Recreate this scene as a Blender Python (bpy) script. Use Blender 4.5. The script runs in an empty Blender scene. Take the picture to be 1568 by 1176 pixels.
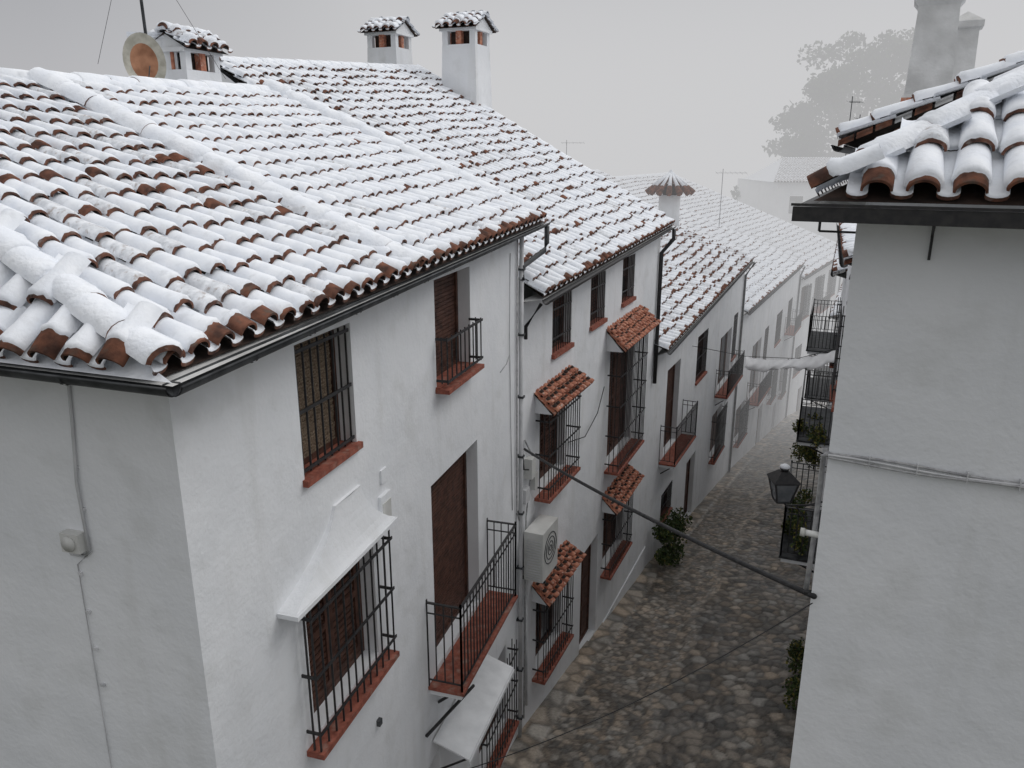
import bpy, math, random
import numpy as np
from mathutils import Vector, noise
random.seed(7); np.random.seed(7)
R=random.random
def U(a,b): return a+(b-a)*R()
scene=bpy.context.scene
A3=lambda *q: np.array(q,float)
def nrm(v): return v/np.linalg.norm(v)

# ---------------------------------------------------------------- materials
MATS={}
def newmat(name):
    m=bpy.data.materials.new(name); m.use_nodes=True
    nt=m.node_tree; b=nt.nodes['Principled BSDF']; MATS[name]=m
    return m,nt,b
def N(nt,t,**k):
    n=nt.nodes.new(t)
    for a,b in k.items(): setattr(n,a,b)
    return n
def noisy(name,c1,c2,scale,rough=.8,bump=.3,bscale=None,bdist=.01,detail=4,lo=.35,hi=.65,c3=None,s3=1.0,spec=.3,metal=0,stain=None,st0=.55,wav=0):
    m,nt,b=newmat(name); L=nt.links.new
    tc=N(nt,'ShaderNodeTexCoord')
    n1=N(nt,'ShaderNodeTexNoise'); n1.inputs['Scale'].default_value=scale; n1.inputs['Detail'].default_value=detail
    L(tc.outputs['Object'],n1.inputs['Vector'])
    r=N(nt,'ShaderNodeValToRGB'); r.color_ramp.elements[0].position=lo; r.color_ramp.elements[1].position=hi
    r.color_ramp.elements[0].color=(*c1,1); r.color_ramp.elements[1].color=(*c2,1)
    L(n1.outputs['Fac'],r.inputs['Fac']); col=r.outputs['Color']
    if c3 is not None:
        n3=N(nt,'ShaderNodeTexNoise'); n3.inputs['Scale'].default_value=s3; n3.inputs['Detail'].default_value=5
        L(tc.outputs['Object'],n3.inputs['Vector'])
        r3=N(nt,'ShaderNodeValToRGB'); r3.color_ramp.elements[0].position=.55; r3.color_ramp.elements[1].position=.75
        L(n3.outputs['Fac'],r3.inputs['Fac'])
        mx=N(nt,'ShaderNodeMix',data_type='RGBA'); L(r3.outputs['Color'],mx.inputs[0]); L(col,mx.inputs[6]); mx.inputs[7].default_value=(*c3,1); col=mx.outputs[2]
    if stain is not None:
        mp=N(nt,'ShaderNodeMapping'); mp.inputs['Scale'].default_value=(2.2,2.2,.22); L(tc.outputs['Object'],mp.inputs['Vector'])
        n4=N(nt,'ShaderNodeTexNoise'); n4.inputs['Scale'].default_value=1.3; n4.inputs['Detail'].default_value=6; L(mp.outputs[0],n4.inputs['Vector'])
        r4=N(nt,'ShaderNodeValToRGB'); r4.color_ramp.elements[0].position=st0; r4.color_ramp.elements[1].position=.9
        r4.color_ramp.elements[1].color=(.75,.75,.75,1)
        L(n4.outputs['Fac'],r4.inputs['Fac'])
        mx=N(nt,'ShaderNodeMix',data_type='RGBA'); L(r4.outputs['Color'],mx.inputs[0]); L(col,mx.inputs[6]); mx.inputs[7].default_value=(*stain,1); col=mx.outputs[2]
    L(col,b.inputs['Base Color'])
    b.inputs['Roughness'].default_value=rough; b.inputs['Specular IOR Level'].default_value=spec; b.inputs['Metallic'].default_value=metal
    if bump>0:
        n2=N(nt,'ShaderNodeTexNoise'); n2.inputs['Scale'].default_value=bscale or scale*4; n2.inputs['Detail'].default_value=4
        L(tc.outputs['Object'],n2.inputs['Vector'])
        bp=N(nt,'ShaderNodeBump'); bp.inputs['Strength'].default_value=bump; bp.inputs['Distance'].default_value=bdist
        L(n2.outputs['Fac'],bp.inputs['Height'])
        if wav>0:
            n6=N(nt,'ShaderNodeTexNoise'); n6.inputs['Scale'].default_value=2.2; n6.inputs['Detail'].default_value=2; L(tc.outputs['Object'],n6.inputs['Vector'])
            b2=N(nt,'ShaderNodeBump'); b2.inputs['Strength'].default_value=wav; b2.inputs['Distance'].default_value=.06
            L(n6.outputs['Fac'],b2.inputs['Height']); L(bp.outputs['Normal'],b2.inputs['Normal']); L(b2.outputs['Normal'],b.inputs['Normal'])
        else: L(bp.outputs['Normal'],b.inputs['Normal'])
    return m
noisy('plaster',(.72,.735,.755),(.785,.795,.81),.9,.9,.4,24,.012,c3=(.67,.68,.685),s3=2.3,stain=(.55,.55,.53),st0=.55,wav=.4)
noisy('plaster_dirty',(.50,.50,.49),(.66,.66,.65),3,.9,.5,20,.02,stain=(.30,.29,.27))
noisy('snow',(.79,.82,.87),(.89,.91,.94),6,.75,.45,42,.008,c3=(.70,.72,.75),s3=10)
noisy('snow_thin',(.60,.62,.65),(.85,.87,.90),16,.75,.6,45,.010,c3=(.36,.30,.27),s3=20)
noisy('snow_thick',(.80,.83,.88),(.89,.91,.94),5,.75,.6,30,.015,c3=(.70,.72,.75),s3=7)
noisy('terracotta',(.08,.04,.03),(.26,.11,.068),9,.85,.5,60,.006,c3=(.13,.105,.085),s3=14)
noisy('tile_rim',(.06,.034,.028),(.21,.095,.062),12,.9,.4,60,.005,c3=(.26,.23,.21),s3=18)  # rim brown, darkened so each tile's front arc reads as shadow
noisy('terracotta_red',(.28,.10,.065),(.52,.225,.14),12,.85,.4,60,.005,c3=(.55,.45,.39),s3=20)
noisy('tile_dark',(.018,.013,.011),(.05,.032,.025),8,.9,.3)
noisy('brick_sill',(.19,.058,.04),(.32,.105,.07),14,.75,.3,50,.004,c3=(.30,.2,.16),s3=9)
noisy('black_iron',(.012,.012,.014),(.03,.028,.028),20,.5,.2,80,.002,spec=.5)
noisy('gutter_metal',(.022,.024,.026),(.07,.074,.078),6,.55,.2,40,.003,spec=.35)
noisy('wood_brown',(.045,.021,.015),(.105,.048,.033),10,.6,.2)
noisy('wicker',(.09,.06,.04),(.26,.20,.14),60,.8,.5,90,.004)
noisy('glass_dark',(.012,.014,.017),(.03,.033,.038),2,.12,.0,spec=.8)
noisy('glass_pale',(.10,.11,.12),(.22,.23,.24),2.5,.25,.0,spec=.7)
noisy('cable',(.02,.02,.022),(.04,.04,.04),20,.6,.2)
noisy('cable_grey',(.28,.28,.29),(.46,.46,.46),20,.6,.2)
noisy('pipe_paint',(.46,.47,.48),(.62,.62,.63),4,.55,.2)
noisy('rust',(.22,.10,.055),(.38,.19,.11),7,.8,.3)
noisy('dish_paint',(.32,.31,.26),(.48,.46,.40),9,.7,.2)
noisy('ac_plastic',(.52,.52,.50),(.64,.64,.62),3,.5,.1)
noisy('awning_white',(.64,.65,.66),(.76,.77,.78),4,.45,.15)
noisy('cloth',(.76,.76,.77),(.85,.85,.86),6,.9,.4)
noisy('leaf',(.018,.035,.012),(.07,.10,.03),5,.7,.0)
noisy('leaf_yellow',(.10,.10,.02),(.22,.19,.05),5,.7,.0)
noisy('bark',(.05,.04,.03),(.11,.09,.07),8,.9,.4)
noisy('earth',(.06,.065,.045),(.16,.16,.14),.3,.95,.4,4,.05)
noisy('bulb_glass',(.45,.45,.42),(.6,.6,.56),5,.3,.0)
m,nt,b=newmat('cobble'); L=nt.links.new
at=N(nt,'ShaderNodeAttribute'); at.attribute_name='stone'
tc=N(nt,'ShaderNodeTexCoord'); n1=N(nt,'ShaderNodeTexNoise'); n1.inputs['Scale'].default_value=16; n1.inputs['Detail'].default_value=6
L(tc.outputs['Object'],n1.inputs['Vector'])
n5=N(nt,'ShaderNodeTexNoise'); n5.inputs['Scale'].default_value=.6; n5.inputs['Detail'].default_value=5; L(tc.outputs['Object'],n5.inputs['Vector'])
mr=N(nt,'ShaderNodeMapRange'); mr.inputs['To Min'].default_value=.50; mr.inputs['To Max'].default_value=1.5; L(n1.outputs['Fac'],mr.inputs['Value'])
mr2=N(nt,'ShaderNodeMapRange'); mr2.inputs['From Min'].default_value=.3; mr2.inputs['From Max'].default_value=.7; mr2.inputs['To Min'].default_value=.80; mr2.inputs['To Max'].default_value=1.2; L(n5.outputs['Fac'],mr2.inputs['Value'])
mm=N(nt,'ShaderNodeMath',operation='MULTIPLY'); L(mr.outputs[0],mm.inputs[0]); L(mr2.outputs[0],mm.inputs[1])
vm=N(nt,'ShaderNodeVectorMath',operation='SCALE'); L(at.outputs['Color'],vm.inputs[0]); L(mm.outputs[0],vm.inputs['Scale'])
L(vm.outputs[0],b.inputs['Base Color']); b.inputs['Specular IOR Level'].default_value=.5
mr3=N(nt,'ShaderNodeMapRange'); mr3.inputs['From Min'].default_value=.35; mr3.inputs['From Max'].default_value=.65; mr3.inputs['To Min'].default_value=.30; mr3.inputs['To Max'].default_value=.62; L(n5.outputs['Fac'],mr3.inputs['Value']); L(mr3.outputs[0],b.inputs['Roughness'])
bp=N(nt,'ShaderNodeBump'); bp.inputs['Strength'].default_value=.6; bp.inputs['Distance'].default_value=.02
n2=N(nt,'ShaderNodeTexNoise'); n2.inputs['Scale'].default_value=30; L(tc.outputs['Object'],n2.inputs['Vector']); L(n2.outputs['Fac'],bp.inputs['Height']); L(bp.outputs['Normal'],b.inputs['Normal'])

# ---------------------------------------------------------------- mesh builder
class MB:
    def __init__(s): s.v=[]; s.f=[]; s.m=[]; s.n=0; s.keys=[]; s.sm=[]
    def add(s,vs,fs,mat,smooth=False):
        if mat not in s.keys: s.keys.append(mat)
        k=s.keys.index(mat); n=s.n
        s.v.append(np.asarray(vs,float)); s.n+=len(vs)
        for f in fs: s.f.append([i+n for i in f]); s.m.append(k); s.sm.append(smooth)
    def quad(s,a,b,c,d,mat): s.add([a,b,c,d],[(0,1,2,3)],mat)
    def box(s,o,ax,ay,az,mat):
        o,ax,ay,az=[np.asarray(q,float) for q in(o,ax,ay,az)]
        vs=[o,o+ax,o+ax+ay,o+ay,o+az,o+ax+az,o+ax+ay+az,o+ay+az]
        s.add(vs,[(0,3,2,1),(4,5,6,7),(0,1,5,4),(1,2,6,5),(2,3,7,6),(3,0,4,7)],mat)
    def beam(s,p,q,w,mat,h=None):
        p,q=A3(*p),A3(*q); d=nrm(q-p); h=h or w
        up=A3(0,0,1) if abs(d[2])<.9 else A3(1,0,0)
        x=nrm(np.cross(d,up)); y=np.cross(x,d)
        s.box(p-x*w/2-y*h/2,x*w,q-p,y*h,mat)
    def tube(s,pts,r,mat,n=8,cap=True):
        pts=[A3(*q) for q in pts]; vs=[]; fs=[]
        rr=r if hasattr(r,'__len__') else [r]*len(pts)
        for i,c in enumerate(pts):
            d=nrm(pts[min(i+1,len(pts)-1)]-pts[max(i-1,0)])
            up=A3(0,0,1) if abs(d[2])<.85 else A3(1,.1,0)
            x=nrm(np.cross(d,up)); y=np.cross(x,d)
            for k in range(n):
                t=2*math.pi*k/n; vs.append(c+rr[i]*(math.cos(t)*x+math.sin(t)*y))
        for i in range(len(pts)-1):
            for k in range(n):
                fs.append((i*n+k,i*n+(k+1)%n,(i+1)*n+(k+1)%n,(i+1)*n+k))
        if cap: fs.append(tuple(range(n))[::-1]); fs.append(tuple((len(pts)-1)*n+k for k in range(n)))
        s.add(vs,fs,mat,True)
    def rings(s,rings,mats,smooths):
        n=len(rings[0]); vs=np.concatenate(rings); base=s.n
        s.v.append(vs); s.n+=len(vs)
        for r,(mt,sm) in enumerate(zip(mats,smooths)):
            if mt not in s.keys: s.keys.append(mt)
            k=s.keys.index(mt)
            for i in range(n-1):
                a=base+r*n+i; s.f.append([a,a+1,a+n+1,a+n]); s.m.append(k); s.sm.append(sm)
    def obj(s,name,parent=None):
        if not s.n: return None
        me=bpy.data.meshes.new(name); me.from_pydata(np.concatenate(s.v).tolist(),[],s.f)
        for k in s.keys: me.materials.append(MATS[k])
        me.polygons.foreach_set('material_index',s.m); me.polygons.foreach_set('use_smooth',s.sm); me.update()
        o=bpy.data.objects.new(name,me); scene.collection.objects.link(o)
        if parent: o.parent=parent
        return o
def empty(name):
    o=bpy.data.objects.new(name,None); scene.collection.objects.link(o); return o

# ---------------------------------------------------------------- roof tiles
def tile_patch(mb,P00,P10,P11,P01,ncol,nrow,seg=8,snow=True,keep=None,lip=(0,.015),ts=.022,eave=True,jit=1.0,red='terracotta',chan=True,bare=.04,thin=.12):
    P00,P10,P11,P01=[A3(*q) for q in(P00,P10,P11,P01)]
    P=lambda u,v:(P00*(1-u)+P10*u)*(1-v)+(P01*(1-u)+P11*u)*v
    th=np.linspace(0,math.pi,seg+1); ct=-np.cos(th)[:,None]; st=np.sin(th)[:,None]
    seg2=max(3,seg//2); th2=np.linspace(0,math.pi,seg2+1); ct2=-np.cos(th2)[:,None]; st2=np.sin(th2)[:,None]
    aa=nrm(P(.51,.5)-P(.49,.5)); dd=nrm(P(.5,.51)-P(.5,.49)); nn=nrm(np.cross(aa,dd)); nn=nn if nn[2]>0 else -nn
    if keep is None:
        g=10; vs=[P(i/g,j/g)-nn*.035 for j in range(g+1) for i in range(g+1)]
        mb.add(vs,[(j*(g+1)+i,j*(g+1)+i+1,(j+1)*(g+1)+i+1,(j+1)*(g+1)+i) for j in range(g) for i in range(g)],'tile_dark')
    coff=[U(-.12,.12) for _ in range(ncol+1)]
    for i in range(ncol):
        du=.5/ncol
        for j in range(nrow):
            u=(i+.5)/ncol; v0=(j+ (coff[i]*jit if j else 0))/nrow; v1=(j+1.18+coff[i]*jit)/nrow
            if keep and not keep(u,(j+.5)/nrow): continue
            c0=P(u,v0); c1=P(u,v1); a=P(u+du,v0)-P(u-du,v0); w=np.linalg.norm(a); a=a/w
            d=c1-c0; ln=np.linalg.norm(d); d=d/ln; n=nrm(np.cross(a,d)); n=n if n[2]>0 else -n
            c0=c0+a*U(-.05,.05)*w*jit; c1=c1+a*U(-.04,.04)*w*jit+n*U(-.006,.006)
            R0=.37*w; R1=.31*w; lf=.045+U(-.006,.01)*jit; t=ts*U(.6,1.3) if snow else .0
            e=U(*lip); S='snow' if snow else red
            if snow and R()<thin: S='snow_thin'; t*=.7
            rm='tile_rim' if (snow and j>0) else red
            if snow and R()<bare: e=U(.05,.12); t*=.6; rm='terracotta'
            if eave and j==0 and snow: e=U(.01,.04) if R()<.6 else U(.06,.16); rm='terracotta'
            ej=(e+.02*np.random.rand(seg+1,1)) if seg>5 else e
            def arc(c,Rr,l,th_,off=0):
                return c+a*ct*(Rr+th_*.5)+n*(st*(Rr*.86+th_)+l)+d*off
            if seg>5:
                mid=(c0+c1)/2
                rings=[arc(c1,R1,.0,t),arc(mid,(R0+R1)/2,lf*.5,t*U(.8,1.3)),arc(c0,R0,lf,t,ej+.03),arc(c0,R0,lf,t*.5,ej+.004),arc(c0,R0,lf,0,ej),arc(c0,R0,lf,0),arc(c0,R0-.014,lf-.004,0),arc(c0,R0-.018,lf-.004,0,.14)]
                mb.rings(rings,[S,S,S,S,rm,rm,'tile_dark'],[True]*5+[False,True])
            else:
                rings=[arc(c1,R1,.0,t),arc(c0,R0,lf,t,e),arc(c0,R0,lf-.005,0,0),arc(c0,R0-.05,lf-.03,0,.03)]
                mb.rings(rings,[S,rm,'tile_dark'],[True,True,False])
    if chan:
      for i in range(ncol+1):
        du=.5/ncol; u=i/ncol
        for j in range(nrow):
            if keep and not keep(min(max(u,.001),.999),(j+.5)/nrow): continue
            S='snow' if snow else red
            v0=(j+.35*(j>0)+coff[min(i,ncol)]*.8*(j>0))/nrow; v1=(j+1.4)/nrow
            c0=P(u,v0); c1=P(u,v1); a=P(u+du,v0)-P(u-du,v0); w=np.linalg.norm(a); a=a/w
            d=nrm(c1-c0); n=nrm(np.cross(a,d)); n=n if n[2]>0 else -n
            Rr=.25*w; l0=.04+U(0,.012)*jit; l1=.012
            if not snow: l0=.03;l1=.01
            def arc2(c,l,dep,off=0): return c+a*ct2*Rr+n*(l-st2*dep)+d*off
            dp=.12*w if snow else .16*w
            rings=[arc2(c1,l1,dp),arc2(c0,l0,dp,.02),arc2(c0,l0-.012,dp),arc2(c0,l0-.035,dp)]
            mb.rings(rings,[S,S,('tile_rim' if snow else red) if(R()<.15 or j==0) else S],[True,True,False])
def caps(mb,p,q,n,Rr=.12,snow=True,seg=8,ts=.03,mat='tile_rim'):
    p,q=A3(*p),A3(*q); d=nrm(q-p); a=nrm(np.cross(d,A3(0,0,1))); up=np.cross(a,d)
    th=np.linspace(0,math.pi,seg+1); ct=-np.cos(th)[:,None]; st=np.sin(th)[:,None]
    ln=np.linalg.norm(q-p)/n
    for i in range(n):
        S='snow_thick' if snow else mat
        c0=p+d*ln*i; c1=p+d*ln*(i+1.12); sj=a*U(-.012,.012)
        def arc(c,r,l,t,off=0): return c+sj+a*ct*(r+t)+up*(st*(r*.8+t*1.1)+l-.03)+d*off
        t=ts*U(.8,1.2) if snow else 0
        if i:
            rings=[arc(c1,Rr*.9,0,t),arc((c0+c1)/2,Rr*.95,.006,t*U(.9,1.2)),arc(c0,Rr,.012,t*.9,.03),arc(c0,Rr,.008,t*.5,.005),arc(c0,Rr*.9,-.01,0,0)]
            mb.rings(rings,[S,S,S,mat if R()<.4 else S],[True]*4)
        else:
            rings=[arc(c1,Rr*.88,0,t),arc((c0+c1)/2,Rr*.94,.01,t),arc(c0,Rr,.02,t,.03),arc(c0,Rr,.02,t*.5,.01),arc(c0,Rr,.02,0,0.008),arc(c0,Rr-.018,.015,0,0),arc(c0,Rr-.02,.015,0,.2)]
            mb.rings(rings,[S,S,S,mat,mat,'tile_dark'],[True]*4+[False,True])
def gutter(mb,p,q,r=.06,mat='gutter_metal'):
    p,q=A3(*p),A3(*q); d=nrm(q-p); a=nrm(np.cross(d,A3(0,0,1)))
    th=np.linspace(0,math.pi,8); prof=[-a*math.cos(t)*r-A3(0,0,1)*math.sin(t)*r for t in th]
    for rr in(1.0,.9):
        mb.add([p+o*rr for o in prof]+[q+o*rr for o in prof],[(i,i+1,9+i,8+i) for i in range(7)],mat,True)
    mb.tube([p+a*r,q+a*r],.009,mat,6); mb.tube([p-a*r,q-a*r],.009,mat,6)
    k=int(np.linalg.norm(q-p)/.7)
    for i in range(1,k):
        c=p+(q-p)*i/k
        mb.add([c+o*1.1-d*.012 for o in prof]+[c+o*1.1+d*.012 for o in prof],[(i2,i2+1,9+i2,8+i2) for i2 in range(7)],mat)

# ---------------------------------------------------------------- walls
class Wall:
    def __init__(s,a,b,sign=1):
        s.a=A3(*a); s.b=A3(*b); v=s.b-s.a; s.L=np.linalg.norm(v); s.d=v/s.L; s.n=A3(s.d[1],-s.d[0])*sign
        s.dd=A3(s.d[0],s.d[1],0); s.nn=A3(s.n[0],s.n[1],0); s.z=A3(0,0,1)
    def P(s,S,w,z):
        q=s.a+s.d*S+s.n*w; return A3(q[0],q[1],z)
    def box(s,mb,s0,s1,w0,w1,z0,z1,mat):
        mb.box(s.P(s0,w0,z0),s.dd*(s1-s0),s.nn*(w1-w0),s.z*(z1-z0),mat)
def wall(mb,W,zt,zb,ops,dep=.22,mat='plaster'):
    ss=sorted({0,W.L,*[o[0] for o in ops],*[o[1] for o in ops]}); zz=sorted({*[o[2] for o in ops],*[o[3] for o in ops]})
    T=lambda S:zt[0]+(zt[1]-zt[0])*S/W.L
    B=lambda S:zb[0]+(zb[1]-zb[0])*S/W.L
    for i in range(len(ss)-1):
        a,b=ss[i],ss[i+1]; col=[None]+zz+[None]
        for j in range(len(col)-1):
            za=(lambda S:B(S)) if col[j] is None else (lambda S,z=col[j]:z)
            zc=(lambda S:T(S)) if col[j+1] is None else (lambda S,z=col[j+1]:z)
            mid=None if(col[j] is None or col[j+1] is None) else (col[j]+col[j+1])/2
            if mid is not None and any(o[0]<(a+b)/2<o[1] and o[2]<mid<o[3] for o in ops): continue
            mb.quad(W.P(a,0,za(a)),W.P(b,0,za(b)),W.P(b,0,zc(b)),W.P(a,0,zc(a)),mat)
    for s0,s1,z0,z1 in [o[:4] for o in ops]:
        for p,q in(((s0,z0),(s0,z1)),((s0,z1),(s1,z1)),((s1,z1),(s1,z0)),((s1,z0),(s0,z0))):
            mb.quad(W.P(p[0],0,p[1]),W.P(q[0],0,q[1]),W.P(q[0],-dep,q[1]),W.P(p[0],-dep,p[1]),mat)
def fill(mb,W,o,kind,dep=.2):
    s0,s1,z0,z1=o[:4]; e=.003; s0+=e;s1-=e;z0+=e;z1-=e
    f=.06; w0,w1=-dep-.02,-dep+.04
    fm='wood_brown'
    W.box(mb,s0,s0+f,w0,w1,z0,z1,fm); W.box(mb,s1-f,s1,w0,w1,z0,z1,fm); W.box(mb,s0+f,s1-f,w0,w1,z1-f,z1,fm); W.box(mb,s0+f,s1-f,w0,w1,z0,z0+f,fm)
    if kind=='glass':
        W.box(mb,s0+f,s1-f,w0,w0+.02,z0+f,z1-f,'glass_dark')
        m=(s0+s1)/2; W.box(mb,m-.035,m+.035,w0+.021,w1-.005,z0+f,z1-f,fm)
        if R()<.5: W.box(mb,s0+f,m-.036,w0+.022,w0+.026,z0+f,z0+f+(z1-z0)*U(.3,.8),'glass_pale')
    elif kind in('shutter','half'):
        W.box(mb,s0+f,s1-f,w0,w0+.02,z0+f,z1-f,'wood_brown' if kind=='shutter' else 'glass_dark')
        n=int((z1-z0)/.055)
        for i in range(n if kind=='shutter' else n//2):
            z=z1-f-(z1-z0-2*f)*(i+1)/n; W.box(mb,s0+f,s1-f,w0+.021,w0+.036,z,z+.043,'wood_brown')
    elif kind=='leafs': # two louvred wooden leaves
        m=(s0+s1)/2
        for a,b_ in((s0+f,m-.01),(m+.01,s1-f)):
            W.box(mb,a,b_,w0,w0+.02,z0+f,z1-f,'tile_dark')
            W.box(mb,a,a+.06,w0+.021,w1-.006,z0+f,z1-f,fm); W.box(mb,b_-.06,b_,w0+.021,w1-.006,z0+f,z1-f,fm)
            for zz in(z0+f,(z0+z1)/2,z1-f-.07): W.box(mb,a+.06,b_-.06,w0+.021,w1-.006,zz,zz+.07,fm)
            n=int((z1-z0)/.07)
            for i in range(n):
                z=z0+f+(z1-z0-2*f)*i/n; W.box(mb,a+.06,b_-.06,w0+.022,w0+.038,z,z+.04,fm)
    elif kind=='blind':
        W.box(mb,s0+f,s1-f,w0,w0+.02,z0+f,z1-f,'glass_dark')
        n=int((z1-z0)/.03)
        for i in range(n):
            z=z0+f+(z1-z0-2*f)*i/n; W.box(mb,s0+f+.02,s1-f-.02,w0+.03+U(0,.01),w0+.045+U(0,.01),z,z+.022,'wicker')
    elif kind=='door':
        W.box(mb,s0+f,s1-f,w0,w0+.03,z0+f,z1-f,'wood_brown')
        for k in range(2):
            for r in range(3):
                a=s0+f+(s1-s0-2*f)*(k*.5+.06); b=a+(s1-s0-2*f)*.38; z=z0+f+(z1-z0)*(.03+r*.31)
                W.box(mb,a,b,w0+.031,w0+.045,z,z+(z1-z0)*.25,'wood_brown')
def sill(mb,W,o,proj=.05,th=.05):
    W.box(mb,o[0]-.03,o[1]+.03,-.19,proj,o[2]-th,o[2]+.008,'brick_sill')
def grille(mb,W,s0,s1,z0,z1,g,sp=.115,th=.016,hz=(.12,.5,.88),cage=False,shelf=False):
    n=max(3,int((s1-s0)/sp))
    for i in range(n+1):
        S=s0+(s1-s0)*i/n; mb.beam(W.P(S,g,z0),W.P(S,g,z1),th,'black_iron')
    for h in hz:
        z=z0+(z1-z0)*h; mb.beam(W.P(s0-.03,g+.014,z),W.P(s1+.03,g+.014,z),.012,'black_iron',.03)
        if cage:
            for S in(s0,s1): mb.beam(W.P(S,-.02,z),W.P(S,g+.01,z),.012,'black_iron',.03)
    if cage:
        k=max(2,int(g/sp)+1)
        for S in(s0,s1):
            for i in range(1,k): mb.beam(W.P(S,g*i/k,z0),W.P(S,g*i/k,z1),th,'black_iron')
        if shelf: W.box(mb,s0-.03,s1+.03,.002,g+.04,z0-.06,z0-.005,'brick_sill')
def balcony(mb,W,s0,s1,z,w,h=1.0,sp=.11,slab='brick_sill',under='plaster'):
    W.box(mb,s0,s1,.002,w,z-.045,z,slab); W.box(mb,s0+.04,s1-.04,.002,w-.04,z-.13,z-.047,under)
    def side(p,q,n):
        for i in range(n+1):
            c=p+(q-p)*i/n; mb.beam(c+A3(0,0,.09),c+A3(0,0,h),.016,'black_iron')
        for zz,tk in((.09,.02),(h,.035),(h*.88,.015)): mb.beam(p+A3(0,0,zz),q+A3(0,0,zz),tk,'black_iron',.014)
        mb.beam(p,p+A3(0,0,h+.04),.026,'black_iron'); mb.beam(q,q+A3(0,0,h+.04),.026,'black_iron')
    e=.03; a,b,c,d=W.P(s0+e,.0,z),W.P(s0+e,w-e,z),W.P(s1-e,w-e,z),W.P(s1-e,.0,z)
    side(a,b,max(2,int(w/sp))); side(b,c,int((s1-s0)/sp)); side(c,d,max(2,int(w/sp)))
    for S in(s0+.3,s1-.3):
        mb.beam(W.P(S,.0,z-.45),W.P(S,w-.1,z-.14),.03,'black_iron')
def canopy(mb,W,s0,s1,zf,rise,w,snow=False):
    n=int((s1-s0)/.19)
    tile_patch(mb,W.P(s0,w,zf),W.P(s1,w,zf),W.P(s1-.1,0.0,zf+rise),W.P(s0+.1,0.0,zf+rise),n,3,seg=6,snow=snow,red='terracotta_red',jit=1.3)
    a,b=W.P(s0+.05,w-.07,zf-.03),W.P(s1-.05,w-.07,zf-.03); c,d=W.P(s1-.12,.002,zf+rise-.05),W.P(s0+.12,.002,zf+rise-.05)
    e,f=W.P(s0+.12,.002,zf-.06),W.P(s1-.12,.002,zf-.06)
    mb.quad(a,b,f,e,'plaster'); mb.add([a,d,e],[(0,1,2)],'plaster'); mb.add([b,c,f],[(0,1,2)],'plaster')
def body(mb,W,zt,zb,depth,ridge0,ridge1,dropback=2.5):
    r0,r1=A3(*ridge0)-A3(0,0,.1),A3(*ridge1)-A3(0,0,.1)
    b0=W.P(0,-depth,zb[0]); b1=W.P(W.L,-depth,zb[1])
    t0=b0.copy(); t0[2]=r0[2]-dropback; t1=b1.copy(); t1[2]=r1[2]-dropback
    f0,f1=W.P(0,0,zt[0]),W.P(W.L,0,zt[1]); g0,g1=W.P(0,0,zb[0]),W.P(W.L,0,zb[1])
    mb.add([g0,f0,r0,t0,b0],[(0,1,2,3,4)],'plaster'); mb.add([g1,f1,r1,t1,b1],[(0,1,2,3,4)],'plaster')
    mb.quad(b0,b1,t1,t0,'plaster')
    mb.quad(r0+A3(0,0,.08),r1+A3(0,0,.08),t1+A3(0,0,.1),t0+A3(0,0,.1),'snow_thick')
zg=lambda y:-8-.184*min(max(y,0),66)

# ================================================================= HOUSE A
hA=empty('white_house')
WA=Wall((-2.1,4.57),(.1,11.8))
mb=MB()
oW1=(1.40,2.30,-2.57,-1.44); oW2=(4.24,5.40,-2.60,-1.36); oDR=(3.98,5.60,-6.18,-3.72); oW3=(1.25,2.5,-4.95,-3.55); oGW=(5.5,6.85,-9.2,-7.75); oGD=(3.0,4.0,-9.7,-7.4)
opsA=[oW1,oW2,oDR,oW3,oGW,oGD]
wall(mb,WA,(-1.2,-1.1),(zg(4)-.4,zg(11.8)-.3),opsA)
WL=Wall((-2.1,4.57),(-7.4,6.11),-1)
wall(mb,WL,(-1.2,-1.1),(-9.4,-9.8),[])
G0=A3(-1.84,4.07,-1.17); G1=A3(.51,12.3,-1.0); M=A3(-.887,7.41,-1.09)
RL=A3(-6.95,7.6,.80); R1p=A3(-4.8,8.55,.66); R2p=A3(-3.74,12.9,.85)
LG=A3(-6.6,5.45,-1.05)
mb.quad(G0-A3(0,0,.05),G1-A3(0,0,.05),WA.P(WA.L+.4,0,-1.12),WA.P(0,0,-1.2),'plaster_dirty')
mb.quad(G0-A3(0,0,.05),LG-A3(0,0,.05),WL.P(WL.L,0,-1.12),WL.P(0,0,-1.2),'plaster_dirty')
mb.quad(WA.P(WA.L,0,-1.2),WA.P(WA.L,0,-10.4),A3(-6.5,14.5,-10.4),A3(-6.5,14.5,-1.3),'plaster')
mb.add([WA.P(WA.L,0,-1.2),R2p-A3(0,0,.06),A3(-6.5,14.5,-1.3)],[(0,1,2)],'plaster')
mb.quad(R1p-A3(0,0,.03),R2p-A3(0,0,.03),A3(-8,14,-.7),A3(-9,9,-.7),'snow_thick')
mb.quad(RL-A3(0,0,.03),R1p-A3(0,0,.03),A3(-9,9,-.7),A3(-11,9,-.7),'snow_thick')
mb.obj('walls',hA)
mb=MB()
tile_patch(mb,G0+A3(-.1,.08,0),M,R1p,RL,15,15,seg=10,bare=.07,lip=(.002,.022),thin=.14,jit=1.4,ts=.02)
tile_patch(mb,M,G1,R2p,R1p,22,14,seg=8,bare=.01,ts=.028,lip=(.0,.005),thin=.03)
Lw=nrm((LG-G0)*A3(1,1,0)); Li=A3(-Lw[1],Lw[0],0); Li=Li if Li[1]>0 else -Li
HL=1.75; SL=.86
def keepL(u,v):
    s_=(1-u)*np.linalg.norm((LG-G0)[:2]); t_=v*HL
    return t_<s_*.36+.03
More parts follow.
